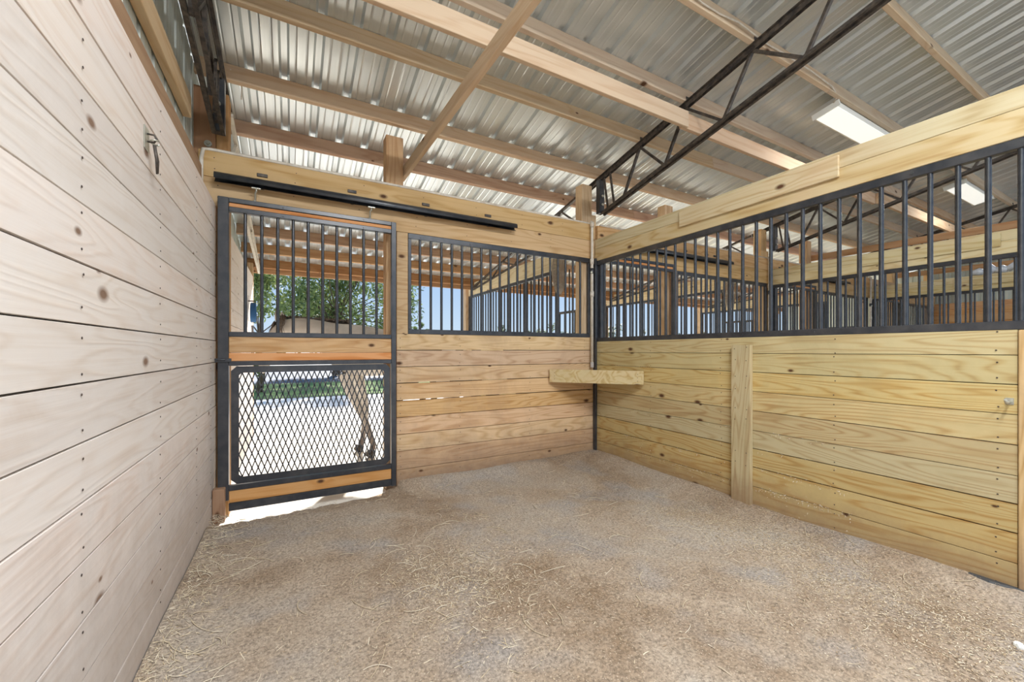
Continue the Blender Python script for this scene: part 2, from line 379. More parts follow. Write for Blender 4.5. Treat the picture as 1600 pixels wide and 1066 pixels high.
# side partitions
SZ = [1.352, 1.224, 1.077, .928, .777, .625, .4825, .338, .190, .045, -.05]
def planks_side(mb, X, y0, y1, zs, g=.0036, back=True):
    for i in range(len(zs) - 1):
        j = g + (.0030 if i in (5, 6) else .001 if i in (1, 3) else 0)
        mb.box(X + R.uniform(-.0012, .0012), X + .038, y0, y1, zs[i + 1] + j, zs[i])
        if back and 0 < i < 9:
            e_ = 2.88 if i in (2, 4) else y1
            mb.box(X + .0385, X + .043, y0, e_, zs[i] - .012, zs[i] + .014, 0, 2)
            if e_ < y1: mb.box(X + .0385, X + .043, 3.4, y1, zs[i] - .012, zs[i] + .014, 0, 2)
def partition(n):
    X = XR + P * n
    mb = MB(); planks_side(mb, X, .535, D + .03, SZ)
    for i in range(9):
        for y in (.60, 1.30, 2.10, 2.85, 3.6): nails(mb, 1, y, (SZ[i] + SZ[i + 1]) / 2, X - .001, -1)
    nm = 'wall_right' if n == 0 else 'wall_partition'
    o = mb.build(nm, [WF['side', 1], M_nail, M_gap], bevel=.0016)
    struct(o, ['yellow brown plank wall on the right', 'plank partition between second and third stall', 'plank partition between third and fourth stall', 'end partition'][n])
    # beam
    e = empty('partition_beam', ['pale yellow double board beam over the right bars, nearest the camera', 'pale double board beam of the second partition, behind the right bars', 'pale beam of the third partition, small and far behind the right bars'][n], 'beam', (X, 2.1, 2.3))
    mb = MB(); mb.box(X, X + .038, .1, D - .006, 2.302, 2.4445)
    mb.build('lower_board', [WF['beam', 1]], e, .003, None).matrix_parent_inverse = Matrix.Translation((-X, -2.1, -2.3))
    mb = MB(); mb.box(X + .001, X + .038, .1, D - .006, 2.4465, 2.556)
    mb.build('upper_board', [WF['beam', 1]], e, .003).matrix_parent_inverse = Matrix.Translation((-X, -2.1, -2.3))
    mb = MB(); mb.box(X - .020, X - .001, 1.27, 2.50, 2.385, 2.530)
    mb.build('splice_board', [WF['beam', 1]], e, .003).matrix_parent_inverse = Matrix.Translation((-X, -2.1, -2.3))
    if n == 0:
        mb = MB(); mb.box(X - .040, X - .003, 1.835, 1.985, .01, 1.292)
        for z in (.4, .75, 1.0, 1.22): 
            for y in (1.865, 1.955): nails(mb, 1, y, z, X - .040, -1)
        tag(mb.build('batten_board', [WF['side', 2], M_nail], bevel=.003), 'short vertical board nailed over the right plank wall', 'board')
for n in range(3): partition(n)
mb = MB()
for i in range(16): mb.box(P * 4 - .5, P * 4 - .46, -1.6, D + .04, i * .15, i * .15 + .147)
struct(mb.build('wall_end', WF['orange', 1], bevel=.002), 'brown board end wall far beyond the last stall')
mb = MB(); corrugated(mb, 1, -1.6, 7.3, .2286, .02, lambda a, h: (P * 4 - .42 + h, a, 0), lambda a, h: (P * 4 - .42 + h, a, zp(a) + .13))
o = mb.build('wall_end_siding', M_siding); struct(o, 'metal siding of the far end wall'); o.modifiers.new('t', 'SOLIDIFY').thickness = .001

# ------------------------------------------------------------------ bar grilles
def grille(name, label, group, along, origin, length, z0, z1, first, pitch, nb, rail=(.045, .05), rad=.0125, depth=.038, ends=True, nopen=None):
    """origin: world point at the start of the opening (z ignored)"""
    e = empty(name, label, 'bar grille', (origin[0], origin[1], z0), 0, group)
    def bx(a0, a1, za, zb, t=depth):
        if along == 'x': return MB().box(a0, a1, 0, t, za, zb, 0)
        return MB().box(0, t, a0, a1, za, zb, 0)
    hz = z1 - z0
    bx(0, length, 0, rail[0]).build('bottom_rail', M_black, e, .003)
    bx(0, length, hz - rail[1], hz).build('top_rail', M_black, e, .003)
    if ends:
        for a in (0, length - .03): bx(a, a + .03, rail[0], hz - rail[1]).build('end_stile', M_black, e, .003)
    b = None
    for k in range(nb):
        a = first + pitch * k
        if b is None:
            b = MB().tube([(0, 0, rail[0] - .002), (0, 0, hz - rail[1] + .002)], rad, 12, False).build('bar', M_bar, e)
            q = b
        else:
            q = b.copy(); COL.objects.link(q)
        q.location = (a, depth * .5, 0) if along == 'x' else (depth * .5, a, 0)
    # bolt heads along the rails
    for k in range(max(2, int(length / .5))):
        a = .12 + k * .5
        if a > length - .05: break
        for zz in (rail[0] * .5, hz - rail[1] * .5):
            if along == 'x': MB().tube([(a, .001, zz), (a, -.006, zz)], .008, 6).build('bolt_head', M_zinc if False else M_black, e)
            else: MB().tube([(.001, a, zz), (-.006, a, zz)], .008, 6).build('bolt_head', M_black, e)
    return e
g0 = grille('window_grille', 'black bar grille in the front wall, between sliding door and corner', 'front wall grilles', 'x', (.943, D + .001, 0), 2.145, 1.401, 2.332, .115, .1052, 19)
for n in range(1, NST):
    dup_tree(g0, P * n, label=['', 'black bar grille in the front wall of the second stall, behind the right bars', 'black bar grille in the front wall of the third stall', 'black bar grille in the front wall of the fourth stall'][n])
g1 = grille('partition_grille', 'long black bar grille on the right wall, nearest the camera', 'partition grilles', 'y', (XR, .30, 0), D - .008 - .30, 1.352, 2.300, .01 + .109, .1077, 30)
for n in range(1, 3):
    dup_tree(g1, P * n, label=['', 'black bar grille of the second partition, seen behind the right bars', 'black bar grille of the third partition, small behind the right bars'][n])
# open-run partitions beyond the front wall
for n in range(3):
    X = XR + P * n
    mb = MB(); planks_side(mb, X, D + .19, 7.42, SZ, .003, False)
    struct(mb.build('wall_run_partition', WF['side', 1], bevel=.0016), 'plank partition of the open run beyond the front wall')
    mb = MB(); mb.box(X, X + .038, 4.46, 7.75, 2.345, 2.585); 
    tag(mb.build('run_beam', WF['beam', 1], bevel=.003), 'pale board beam over the bars of the open run, ' + ['seen through the near window bars', 'seen through the second stall', 'seen through the third stall'][n], 'beam')
    mb = MB(); mb.box(X - .06, X + .085, 7.56, 7.70, -.1, 2.62)
    tag(mb.build('run_post', WF['front', 2], bevel=.004), 'square timber post at the outer end of the ' + ORD[n] + ' open run partition', 'post')
g2 = grille('run_grille', 'black bar grille of the open run, seen through the near window bars', 'open run grilles', 'y', (XR, 4.46, 0), 3.10, 1.352, 2.345, .06, .1077, 28)
for n in range(1, 3): dup_tree(g2, P * n, label=['', 'black bar grille of the open run beyond the second stall', 'black bar grille of the open run beyond the third stall'][n])
# feed opening with a low rail
f0 = empty('feed_opening_frame', 'small dark metal frame with a low cross rail, right end of the near window bars', 'metal frame', (XR, 3.9, 1.352), 0, 'feed opening frames')
MB().box(0, .03, 0, .56, .38, .41, 0).build('cross_rail', M_truss, f0, .002)
MB().box(0, .03, 0, .56, 0, .04, 0).build('bottom_rail', M_black, f0, .002)
for a in (.09, .19, .30, .41, .52): MB().tube([(.015, a, .04), (.015, a, .38)], .011, 8, False).build('bar', M_bar, f0)
MB().tube([(.015, .31, .41), (.015, .31, .95)], .009, 8).build('upright_rod', M_truss, f0)
for n in (1, 2): dup_tree(f0, P * n, label='small dark metal frame with a low cross rail beyond the %s stall' % ORD[n])

# hay net hanging by the feed opening
mb = MB()
for i in range(34):
    t = i / 34 * 2 * math.pi
    for tw in (1, -1):
        pts = []
        for k in range(9):
            q = k / 8; r = .10 * math.sin(math.pi * min(1, q * .9 + .08)) ** .7 + .012
            a = t + tw * q * 1.3
            pts.append((r * math.cos(a) * .8, r * math.sin(a), -.62 * q))
        mb.tube(pts, .0028, 4, False)
for i in range(90):
    a, q = R.uniform(0, 6.28), R.uniform(.1, .95); r = .07 * R.random() ** .5
    x, y, z = r * math.cos(a), r * math.sin(a), -.62 * q
    mb.tube([(x, y, z), (x + R.uniform(-.03, .03), y + R.uniform(-.03, .03), z + R.uniform(-.12, .12))], .0022, 3, False)
M_net = plain('weathered_twine', (0.46, 0.42, 0.36), 0.9, 0, .1, 30, .5, (0.22, 0.20, 0.17))
hn = mb.build('hay_net', M_net); hn.location = (XR - .06, 4.33, 2.60)
tag(hn, 'grey frayed hay net hanging in the open run, behind the right end of window bars', 'hay net', 'hay nets')
c = dup_tree(hn, P, label='grey hay net hanging in the open run beyond the second stall')
mb = MB(); mb.tube([(XR + .045, 4.33, 2.60), (XR - .06, 4.33, 2.63), (XR - .06, 4.33, 2.58)], .006, 6); 

# ------------------------------------------------------------------ sliding doors
def add_bolt(e, x, y, z, r=.007): MB().tube([(x, y, z), (x, y - .006, z)], r, 6).build('bolt', M_black, e)
def sliding_door(n):
    X = P * n
    labs = ['black framed sliding stall door with bars above and diamond mesh below', 'black framed sliding door of the second stall, partly seen through the right bars', 'black framed sliding door of the third stall', 'black framed sliding door of the fourth stall']
    e = empty('sliding_stall_door', labs[n], 'door', (X + .17, D - .085, .05), 0, 'sliding stall doors')
    y0, y1 = 0.0, .045
    L, Rr = -.645, .646           # local x of the outer edges
    def lb(nm, x0, x1, z0, z1, m, ya=0.0, yb=.045, bev=.003): return MB().box(x0, x1, ya, yb, z0, z1, 1.37 if nm in ('lower_board', 'top_board') else 0.37 + .1 * len(nm)).build(nm, m, e, bev)
    zb = -.05
    lb('left_stile', L, L + .068, .085 + 0, 2.335, M_black)
    lb('right_stile', Rr - .042, Rr, -.002, 2.335, M_black)
    a, b = L + .068, Rr - .042
    for nm, z0, z1 in (('top_rail', 2.300, 2.335), ('upper_rail', 2.232, 2.268), ('bar_rail', 1.302, 1.338), ('mesh_top_rail', 1.084, 1.118), ('mesh_bottom_rail', .155, .193), ('bottom_rail', .004, .062)):
        lb(nm, a, b, z0, z1, M_black)
    lb('top_board', a, b, 2.269, 2.299, WF['orange', 0], .010, .036)
    lb('middle_board', a, b, 1.181, 1.301, WF['front', 0], .008, .036)
    lb('lower_board', a, b, 1.119, 1.179, WF['orange', 0], .004, .036)
    lb('kick_board', a, b, .063, .154, WF['kick', 0], .008, .036)
    bar = MB().tube([(0, 0, 1.336), (0, 0, 2.234)], .0118, 12, False).build('bar', M_bar, e); bar.location = (a + .101, .022, 0)
    for k in range(1, 10):
        q = bar.copy(); COL.objects.link(q); q.location = (a + .101 + k * .1063, .022, 0)
    # diamond mesh panel: bordered plate with clipped corners, expanded strands
    x0, x1, z0, z1 = a + .012, b - .010, .197, 1.080
    bw = .050; cn = .035
    outer = [(x0 + cn, z0), (x1 - cn, z0), (x1, z0 + cn), (x1, z1 - cn), (x1 - cn, z1), (x0 + cn, z1), (x0, z1 - cn), (x0, z0 + cn)]
    ix0, ix1, iz0, iz1 = x0 + bw, x1 - bw, z0 + bw, z1 - bw
    ic = .018
    inner = [(ix0 + ic, iz0), (ix1 - ic, iz0), (ix1, iz0 + ic), (ix1, iz1 - ic), (ix1 - ic, iz1), (ix0 + ic, iz1), (ix0, iz1 - ic), (ix0, iz0 + ic)]
    mb = MB(); vs = []
    for yy in (.016, .022):
        vs += [(p[0], yy, p[1]) for p in outer] + [(p[0], yy, p[1]) for p in inner]
    fs = []
    for i in range(8):
        j = (i + 1) % 8
        fs += [(i, j, 8 + j, 8 + i), (16 + i, 16 + j, 24 + j, 24 + i), (i, j, 16 + j, 16 + i), (8 + i, 8 + j, 24 + j, 24 + i)]
    mb.add(vs, fs)
    nc, nr = 26, 7
    cw, chh = (ix1 - ix0) / nc, (iz1 - iz0) / nr
    pl = mb.build('mesh_panel', M_black, e)
    mb = MB()
    for r in range(nr):
        for cidx in range(nc):
            cx, cz = ix0 + (cidx + .5) * cw, iz0 + (r + .5) * chh
            L_, R_, T_, B_ = (cx - cw / 2, cz), (cx + cw / 2, cz), (cx, cz + chh / 2), (cx, cz - chh / 2)
            for p, q in ((B_, L_), (B_, R_), (L_, T_), (R_, T_)):
                mb.beam((p[0], .019, p[1]), (q[0], .019, q[1]), .0085, .005, (0, 1, 0), 0)
    w = mb.build('diamond_mesh', M_black, pl)
    for xx in (a + .35, a + .95):
        for zz in (2.318, 2.25, 1.101): add_bolt(e, xx, 0, zz)
    # trolley hangers up to the track
    for xx in (-.242 - .17, .597 - .17):
        h = MB(); h.tube([(xx, .02, 2.33), (xx, .02, 2.40), (xx + .008, .0, 2.412), (xx + .008, .0, 2.43)], .0065, 8)
        h.tube([(xx - .004, .02, 2.333), (xx - .004, .02, 2.345)], .012, 6)
        h.box(xx - .022, xx + .036, -.014, .014, 2.427, 2.433, 0)
        h.build('trolley_hanger', M_zinc, e)
    # latch on the left stile
    h = MB(); h.box(L - .016, L + .085, -.010, 0.0, 1.112, 1.140, 0); h.tube([(L - .01, -.012, 1.13), (L + .05, -.012, 1.13)], .008, 8)
    h.build('latch', M_black, e, .002)
    # round track and its brackets
    t = empty('door_track', 'long round black door track on the header, ' + ['near stall', 'second stall', 'third stall', 'fourth stall'][n], 'door track', (X - .495, D - .075, 2.525), 0, 'door tracks')
    mb = MB(); N = 14; vs = []
    for xx in (0, 2.535):
        for rr in (.036, .032):
            for k in range(N + 1):
                an = math.radians(-60 + 300 * k / N); vs.append((xx, rr * math.cos(an + math.radians(0) - math.radians(30)), rr * math.sin(an - math.radians(30) + 0)))
    m_ = N + 1; fs = []
    for k in range(N):
        fs += [(k, k + 1, 2 * m_ + k + 1, 2 * m_ + k), (m_ + k, m_ + k + 1, 3 * m_ + k + 1, 3 * m_ + k), (k, k + 1, m_ + k + 1, m_ + k), (2 * m_ + k, 2 * m_ + k + 1, 3 * m_ + k + 1, 3 * m_ + k)]
    mb.add(vs, fs, 0, 0, True); mb.build('rail_tube', M_black, t)
    for xx in (.296, .953, 1.601, 2.246):
        MB().box(xx - .036, xx + .036, .062, .072, .080, .106, 0).build('track_bracket', M_truss, t, .003)
        MB().box(xx - .012, xx + .012, .030, .070, -.02, .0, 0).build('bracket_strap', M_black, t, .002)
for n in range(NST): sliding_door(n)
mb = MB(); mb.box(-.497, -.425, 3.545, 3.612, .0, .245)
tag(mb.build('door_guide_block', WF['brown', 2], bevel=.004), 'small timber block at the foot of the sliding door beside left wall', 'wood block')

# ------------------------------------------------------------------ posts
def post(x0, x1, y0, y1, z0, z1, lab, fam='front', seam=None):
    mb = MB()
    if seam: mb.box(x0, seam - .001, y0, y1, z0, z1); mb.box(seam + .001, x1, y0 - .003, y1, z0, z1 - .02)
    else: mb.box(x0, x1, y0, y1, z0, z1)
    return tag(mb.build('timber_post', WF[fam, 2], bevel=.004), lab, 'post')
for n in range(NST):
    X = P * n; w = ['near stall', 'second stall', 'third stall', 'fourth stall'][n]
    post(X + .752, X + .907, D + .038, D + .165, -.1, zp(D + .1) - .03, 'square timber post rising behind the header beside the door of the ' + w)
    post(X + 2.995, X + 3.145, D + .038, D + .165, -.1, zp(D + .1) - .03, 'square timber post at the right corner of the ' + w + ', ending under the truss')
    post(X + 3.148, X + 3.215, D + .045, D + .165, -.1, 2.87, 'narrow timber post tucked behind the corner post of the ' + w)
post(-.655, -.42, D - .03 + .07, D + .165, -.1, 3.225, 'dark laminated timber post in the left corner above the header', 'brown', -.50)
post(XL - .125, XL - .0, 7.07, 7.19, -.1, 2.55, 'timber post at the outer end of the left wall')
mb = MB(); mb.box(XR - .010, XR + .14, .40, .532, -.1, 1.350)
tag(mb.build('timber_post', WF['front', 2], bevel=.004), 'timber post at the near end of the right plank wall', 'post')

# ------------------------------------------------------------------ roof
YE, YB = 7.45, -3.2
mb = MB()
off = .140
corrugated(mb, 0, -.75, P * 4 - .3, .2286, .022, lambda a, h: (a, YE, zp(YE) + off + h * 1.3), lambda a, h: (a, YB, zp(YB) + off + h * 1.3), start=-.048 - .2286 * 2, ribs_w=.036, top_w=.020)
o = mb.build('ceiling', M_roof); struct(o, 'galvanised ribbed metal roof sheeting seen from below')
md = o.modifiers.new('t', 'SOLIDIFY'); md.thickness = .0012; md.offset = 1
PY = [(7.30, 'eave'), (6.76, ''), (6.22, ''), (5.62, ''), (4.98, ''), (4.265, ''), (3.674, ''), (3.02, ''), (2.47, ''), (1.855, ''), (1.27, ''), (.66, ''), (.05, ''), (-.6, ''), (-1.3, ''), (-2.2, ''), (-3.0, '')]
ang = -math.atan(SL)
for i, (y, _) in enumerate(PY):
    lab = 'timber roof purlin, ' + ('lowest along the eave' if i == 0 else ORD[i] + ' up from the eave')
    mb = MB(); xa = -.62
    up = Vector((0, SL, 1)).normalized()
    segs = [-.62, .70 + P, .70 + 3 * P, P * 4 - .45] if i % 2 else [-.62, .70 + 2 * P, P * 4 - .45]
    zc = zp(y) + .07 * up.z
    for a, b in zip(segs[:-1], segs[1:]): mb.beam((a + .001, y, zc), (b - .001, y, zc), .038, .138, up)
    fam = 'brown' if i in (2, 3) else 'orange' if i in (1,) else 'roofw'
    tag(mb.build('roof_purlin', WF['roofw' if i > 5 else 'run' if i else 'brown', 0], bevel=.003), lab, 'purlin', 'roof purlins')
mb = MB(); mb.box(-.75, P * 4 - .3, YE - .035, YE, zp(YE) - .03, zp(YE) + .135)
tag(mb.build('fascia_board', WF['brown', 0], bevel=.003), 'grey brown fascia board along the outer roof eave', 'board')
# lower lateral tie across the trusses
mb = MB(); mb.beam((-.55, 2.352, 3.275), (3.05, 2.352, 3.275), .038, .14); mb.beam((3.02, 2.392, 3.29), (P * 2 - .4, 2.392, 3.29), .038, .14); mb.beam((P * 2 - .42, 2.352, 3.29), (P * 4 - .6, 2.352, 3.29), .038, .14)
tag(mb.build('lateral_brace', WF['roofw', 0], bevel=.003), 'long timber running across between the truss chords, lower than the purlins', 'timber')
for n in range(NST):
    mb = MB(); X = P * n
    mb.beam((X + .925, 3.86 - .0, 2.91), (X + 1.16, -.9, 3.06 if n == 0 else 2.9), .038, .10)
    tag(mb.build('tie_timber', WF['roofw' if n == 0 else 'orange', 1], bevel=.003), ['weathered timber tie rising from the door post towards the camera', 'timber tie running back from the door post of the second stall', 'orange timber tie running back from the third stall, seen above the second beam', 'timber tie of the fourth stall'][n], 'timber')

# ------------------------------------------------------------------ steel trusses
def zb_(y): return 2.842 + .222 * (3.61 - y)
def truss(n):
    X = XL + .03 + P * n if n else XL + .03
    labs = ['black steel truss along the left wall, end plate on the corner post', 'black open web steel truss over the right wall, running up from the corner', 'black open web steel truss over the second partition', 'black open web steel truss over the third partition', 'steel truss over the far end']
    x = X if n else XL + .035
    e = empty('roof_truss', labs[n], 'truss', (x, D, 2.85), 0, 'steel roof trusses')
    def W(p): return (p[0], p[1] - D, p[2] - 2.85)
    yb = -2.9
    for nm, f, y0, dz, w in (('top_chord', zp, 3.98, -.026, .026), ('bottom_chord', zb_, 3.60, 0, .022)):
        mb = MB()
        for s in (-1, 1):
            mb.beam(W((s * .017, y0, f(y0) + dz)), W((s * .017, yb, f(yb) + dz)), .005, w * 1.7, pid=0)
            mb.beam(W((s * .028, y0, f(y0) + dz + (w * .8 if nm[0] == 't' else -w * .8))), W((s * .028, yb, f(yb) + dz + (w * .8 if nm[0] == 't' else -w * .8))), .026, .005, pid=0)
        mb.build(nm, M_truss, e)
    mb = MB(); mb.box(-.035, .035, 3.60 - D, 3.665 - D, 0, zp(3.63) - .03 - 2.85, 0); mb.build('end_plate', M_black, e, .003)
    for z in (.10, .20): MB().tube([(-.0, 3.599 - D, z), (-.0, 3.585 - D, z)], .014, 8).build('bolt', M_zinc, e)
    tops = [3.02, 2.47, 1.855, 1.27, .66, .05, -.6, -1.3, -2.2]; bots = [3.255, 2.70, 2.10, 1.485, .95, .35, -.3, -.95, -1.75, -2.6]
    pts = []
    for i, t in enumerate(tops):
        pts.append((bots[i], t)); pts.append((bots[i + 1], t))
    for bb, tt in pts:
        mb = MB(); a = W((0, bb, zb_(bb))); b = W((0, tt, zp(tt) - .035)); mb.beam(a, b, .022, .026, (1, 0, 0), 0); mb.build('web_member', M_truss, e)
    for yy in (3.50, 3.40):
        mb = MB(); mb.beam(W((0, yy, zb_(yy))), W((0, yy + .07, zp(yy) - .03)), .018, .018, (1, 0, 0), 0); mb.build('web_member', M_truss, e)
    for tt in tops[:6]:
        mb = MB(); mb.beam(W((.0, tt - .028, zp(tt) - .03)), W((.0, tt - .028, zp(tt) + .05)), .05, .006, (0, 1, 0), 0)
        mb.build('purlin_clip', M_truss, e)
    # short truss over the run
    e2 = empty('run_truss', 'light steel truss over the open run, ' + ['along the left wall', 'seen through the near window bars', 'beyond the second stall', 'beyond the third stall', 'far end'][n], 'truss', (x - .035 if n else x + .03, D, 2.4), 0, 'open run trusses')
    def W2(p): return (p[0], p[1] - D, p[2] - 2.4)
    def zt(y): return zp(y) - .025
    def zl(y): return 2.80 - (y - 3.9) * .105
    for nm, f, a, b in (('top_chord', zt, 3.99, 7.38), ('bottom_chord', zl, 3.9, 7.30)):
        mb = MB(); mb.beam(W2((0, a, f(a))), W2((0, b, f(b))), .030, .03, pid=0); mb.build(nm, M_pvc if n == 0 else M_truss, e2)  # left truss, webs too, in pale pipe colour: sunlight painted on steel
    ys = [3.95 + .42 * k for k in range(9)]
    for k in range(8):
        a, b = ys[k], ys[k + 1]
        f, g_ = (zl, zt) if k % 2 == 0 else (zt, zl)
        mb = MB(); mb.beam(W2((0, a, f(a))), W2((0, b, g_(b))), .02, .024, (1, 0, 0), 0); mb.build('web_member', M_pvc if n == 0 else M_truss, e2)
for n in range(4): truss(n)

# ------------------------------------------------------------------ conduit, water pipe, corner channel, shelf
for n in range(3):
    X = P * n
    mb = MB()
    if n == 0: mb.tube([(-.575, 3.64, 2.36), (-.575, 3.655, 2.66), (-.57, 3.69, 2.735), (-.53, 3.715, 2.752), (.9, 3.718, 2.752), (2.0, 3.718, 2.750), (3.05, 3.718, 2.748), (3.14, 3.718, 2.745)], .0125, 10)
    else: mb.tube([(X - .40, 3.718, 2.752), (X + 3.14, 3.718, 2.745)], .0125, 10)
    o = mb.build('conduit', M_pvc); tag(o, ['dusty white conduit lying along the top of the near header', 'white conduit on the header of the second stall', 'white conduit on the header of the third stall'][n], 'pipe', 'header conduits')
    e = empty('water_pipe', ['white plastic water pipe standing in the right corner', 'white plastic water pipe in the corner of the second stall', 'white plastic water pipe in the corner of the third stall'][n], 'pipe', (X + 3.075, D - .045, 1.045), 0, 'corner water pipes')
    MB().tube([(0, 0, 0 if n == 0 else -1.03), (0, 0, 1.68), (0, .012, 1.71)], .0165, 12).build('pipe', M_pvc, e)
    for z in (.86, 1.24, 1.67): MB().tube([(0, 0, z - .03), (0, 0, z + .03)], .023, 12).build('coupling', M_pvc, e)
    h = MB(); h.tube([(0, 0, .86 + .25), (-.03, -.03, .86 + .25)], .012, 8); h.build('valve', M_zinc, e)
    MB().tube([(0, 0, 1.10), (0, 0, 1.16)], .026, 10).build('clamp', M_black, e)
    MB().box(-.019, .019, -.017, .017, 0, .07, 0).build('base_sleeve', plain('pipe_base%d' % n, (.45, .43, .42), .5), e, .008)
    mb = MB(); mb.box(X + 3.122, X + 3.147, D - .05, D - .008, -.02, 2.33, 0)
    tag(mb.build('corner_channel', M_black, bevel=.002), ['black steel channel upright in the right corner, behind the water pipe', 'black steel channel upright in the corner of the second stall', 'black steel channel upright in the corner of the third stall'][n], 'steel channel', 'corner channels')
e = empty('corner_shelf', 'small pale corner shelf of boards across the right corner', 'shelf', (3.12, D, .97))
z0, z1 = -.07, .070
a, b = Vector((2.517 - 3.12, -.005, 0)), Vector((.027, 2.935 - D, 0))
d = (b - a).normalized(); nrm = Vector((d.y, -d.x, 0)); nrm = nrm if nrm.x < 0 else -nrm
mb = MB(); mb.beam(a + nrm * .019, b + nrm * .019, .038, .14, pid=.3)
for t in (.06, .94):
    for zz in (-.035, .0, .035):
        q = a.lerp(b, t) + nrm * .039 + Vector((0, 0, zz)); mb.tube([q, q + nrm * .002], .004, 6, mi=1)
mb.build('front_board', [WF['beam', 0], M_nail], e, .003)
mb = MB(); mb.prism([(a.x, a.y), (b.x, b.y), (.025, -.055), (-.03, -.055), (-.03, -.005)], 2, z0 + .01, z0 + .045, .6); mb.build('bottom_board', [WF['beam', 0]], e, .002)

# ------------------------------------------------------------------ hook on left wall, bolts, hardware
e = empty('wall_hook', 'rusty metal snap ring hanging from a plate on the whitewashed wall', 'hook', (XL, 2.07, 2.07))
mb = MB(); mb.box(0, .004, -.03, .03, -.035, .055, 0); mb.build('plate', M_zinc, e, .004)
mb = MB(); mb.tube([(.005, .0, .03), (.025, 0, .03), (.033, 0, .015), (.025, 0, 0), (.005, 0, 0)], .004, 8); mb.build('staple', M_truss, e)
mb = MB(); mb.tube([(.026 + .012 * math.cos(t), .004 + .016 * math.sin(t), -.004 + .002 * t) for t in [i * .5 for i in range(13)]], .0035, 6); mb.build('ring', M_zinc, e)
mb = MB(); mb.tube([(.026, 0, -.01), (.03, .01, -.06), (.028, .022, -.115)], [.006, .005, .003], 8); mb.tube([(.026, .004, -.015), (.03, .03, -.06), (.026, .045, -.105)], [.005, .0045, .003], 8); mb.build('snap_clip', M_truss, e)
e = empty('door_hook', 'grey metal hook on the right plank wall at the right edge of the view', 'hook', (XR, .56, .99))
mb = MB(); mb.box(-.004, 0, -.014, .014, -.012, .022, 0); mb.build('plate', M_zinc, e, .001)
mb = MB(); mb.tube([(-.004, 0, 0), (-.03, 0.0, .002), (-.06, .0, .0), (-.075, 0, .018)], .006, 8); mb.build('hook_arm', M_zinc, e)
for i, (y, z) in enumerate(((3.55, 2.80), (3.56, 2.70))):
    mb = MB(); mb.tube([(-.548 + .01 * i, 3.745, z), (-.548 + .01 * i, 3.728, z)], .024, 14); mb.tube([(-.548 + .01 * i, 3.73, z), (-.548 + .01 * i, 3.712, z)], .013, 6)
    tag(mb.build('washer_bolt', M_zinc), ['bolt with round washer in the left corner post, upper one', 'bolt with round washer in the left corner post, lower one'][i], 'bolt', 'corner post bolts')
mb = MB(); pts = [(-.45, 3.72, 3.22), (-.44, 3.70, 3.30), (-.40, 3.66, 3.36), (-.36, 3.68, 3.35), (-.335, 3.72, 3.28), (-.34, 3.75, 3.20)]
mb.tube(pts, .005, 6); tag(mb.build('cable_loop', M_pvc), 'thin grey cable looping over the left corner post', 'cable')

# ------------------------------------------------------------------ light fixtures
def fixture(n):
    X = P * n
    e = empty('strip_light', ['white fluorescent strip light in the near stall, above the view', 'white fluorescent strip light above the right beam', 'white fluorescent strip light glimpsed behind the right bars', 'white strip light of the fourth stall'][n], 'ceiling light', (X + .90, 1.955, zp(1.955) - .012), 0, 'strip lights')
    e.rotation_euler = (ang, 0, 0)
    MB().prism([(-.115, -.035), (-.095, -.052), (.095, -.052), (.115, -.035), (.10, -.0), (-.10, -.0)], 0, 0, 1.24).build('housing', M_white, e)
    bpy.context.view_layer.update()
    MB().box(.012, 1.228, -.092, .092, -.058, -.0525, 0).build('diffuser', M_fix, e, .002)
    for xx in (-.006, 1.234): MB().box(xx, xx + .012, -.118, .118, -.058, .002, 0).build('end_cap', M_white, e, .003)
    # reorient: prism was built along x with (y,z) profile
    return e
for n in range(1, NST): fixture(n)
f_ = empty('strip_light', 'added white strip light, unseen behind the viewpoint, for fill light', 'ceiling light', (.30, -.35, zp(-.35) - .012), 0, 'strip lights')  # unseen fixture added behind the viewpoint to carry a fill lamp
for src in [o for o in COL.objects if o.name == 'strip_light'][0].children: dup_tree(src, parent=f_)
f_.rotation_euler = (ang, 0, 0)
mb = MB(); yy = 1.83
pts = [(2.1 + 2.45 * k / 12, yy - .02 - .01 * math.sin(k * 1.7), zp(yy) + .035 + .012 * math.sin(k * 2.1)) for k in range(12)] + [(4.52, 1.84, zp(1.84) + .01), (4.56, 1.90, zp(1.9) - .03)]
mb.tube(pts, .006, 6); tag(mb.build('light_cable', M_pvc), 'white cable running along a purlin to the strip light', 'cable')
for x, y, pw in [(P * n + .90 + .62, 1.955, 8) for n in range(1, NST)] + [(.92, -.35, 66), (.92, -2.1, 85), (3.3, -1.6, 70)]:  # stall strips, then fill lamps added out of view to brighten the stall
    L = bpy.data.lights.new('strip_and_fill_lamp', 'AREA'); L.shape = 'RECTANGLE'; L.size = 1.2; L.size_y = .16; L.energy = pw; L.color = (.97, .985, 1.0)
    o = bpy.data.objects.new('strip_and_fill_lamp', L); COL.objects.link(o); o.location = (x, y, zp(y) - .10)

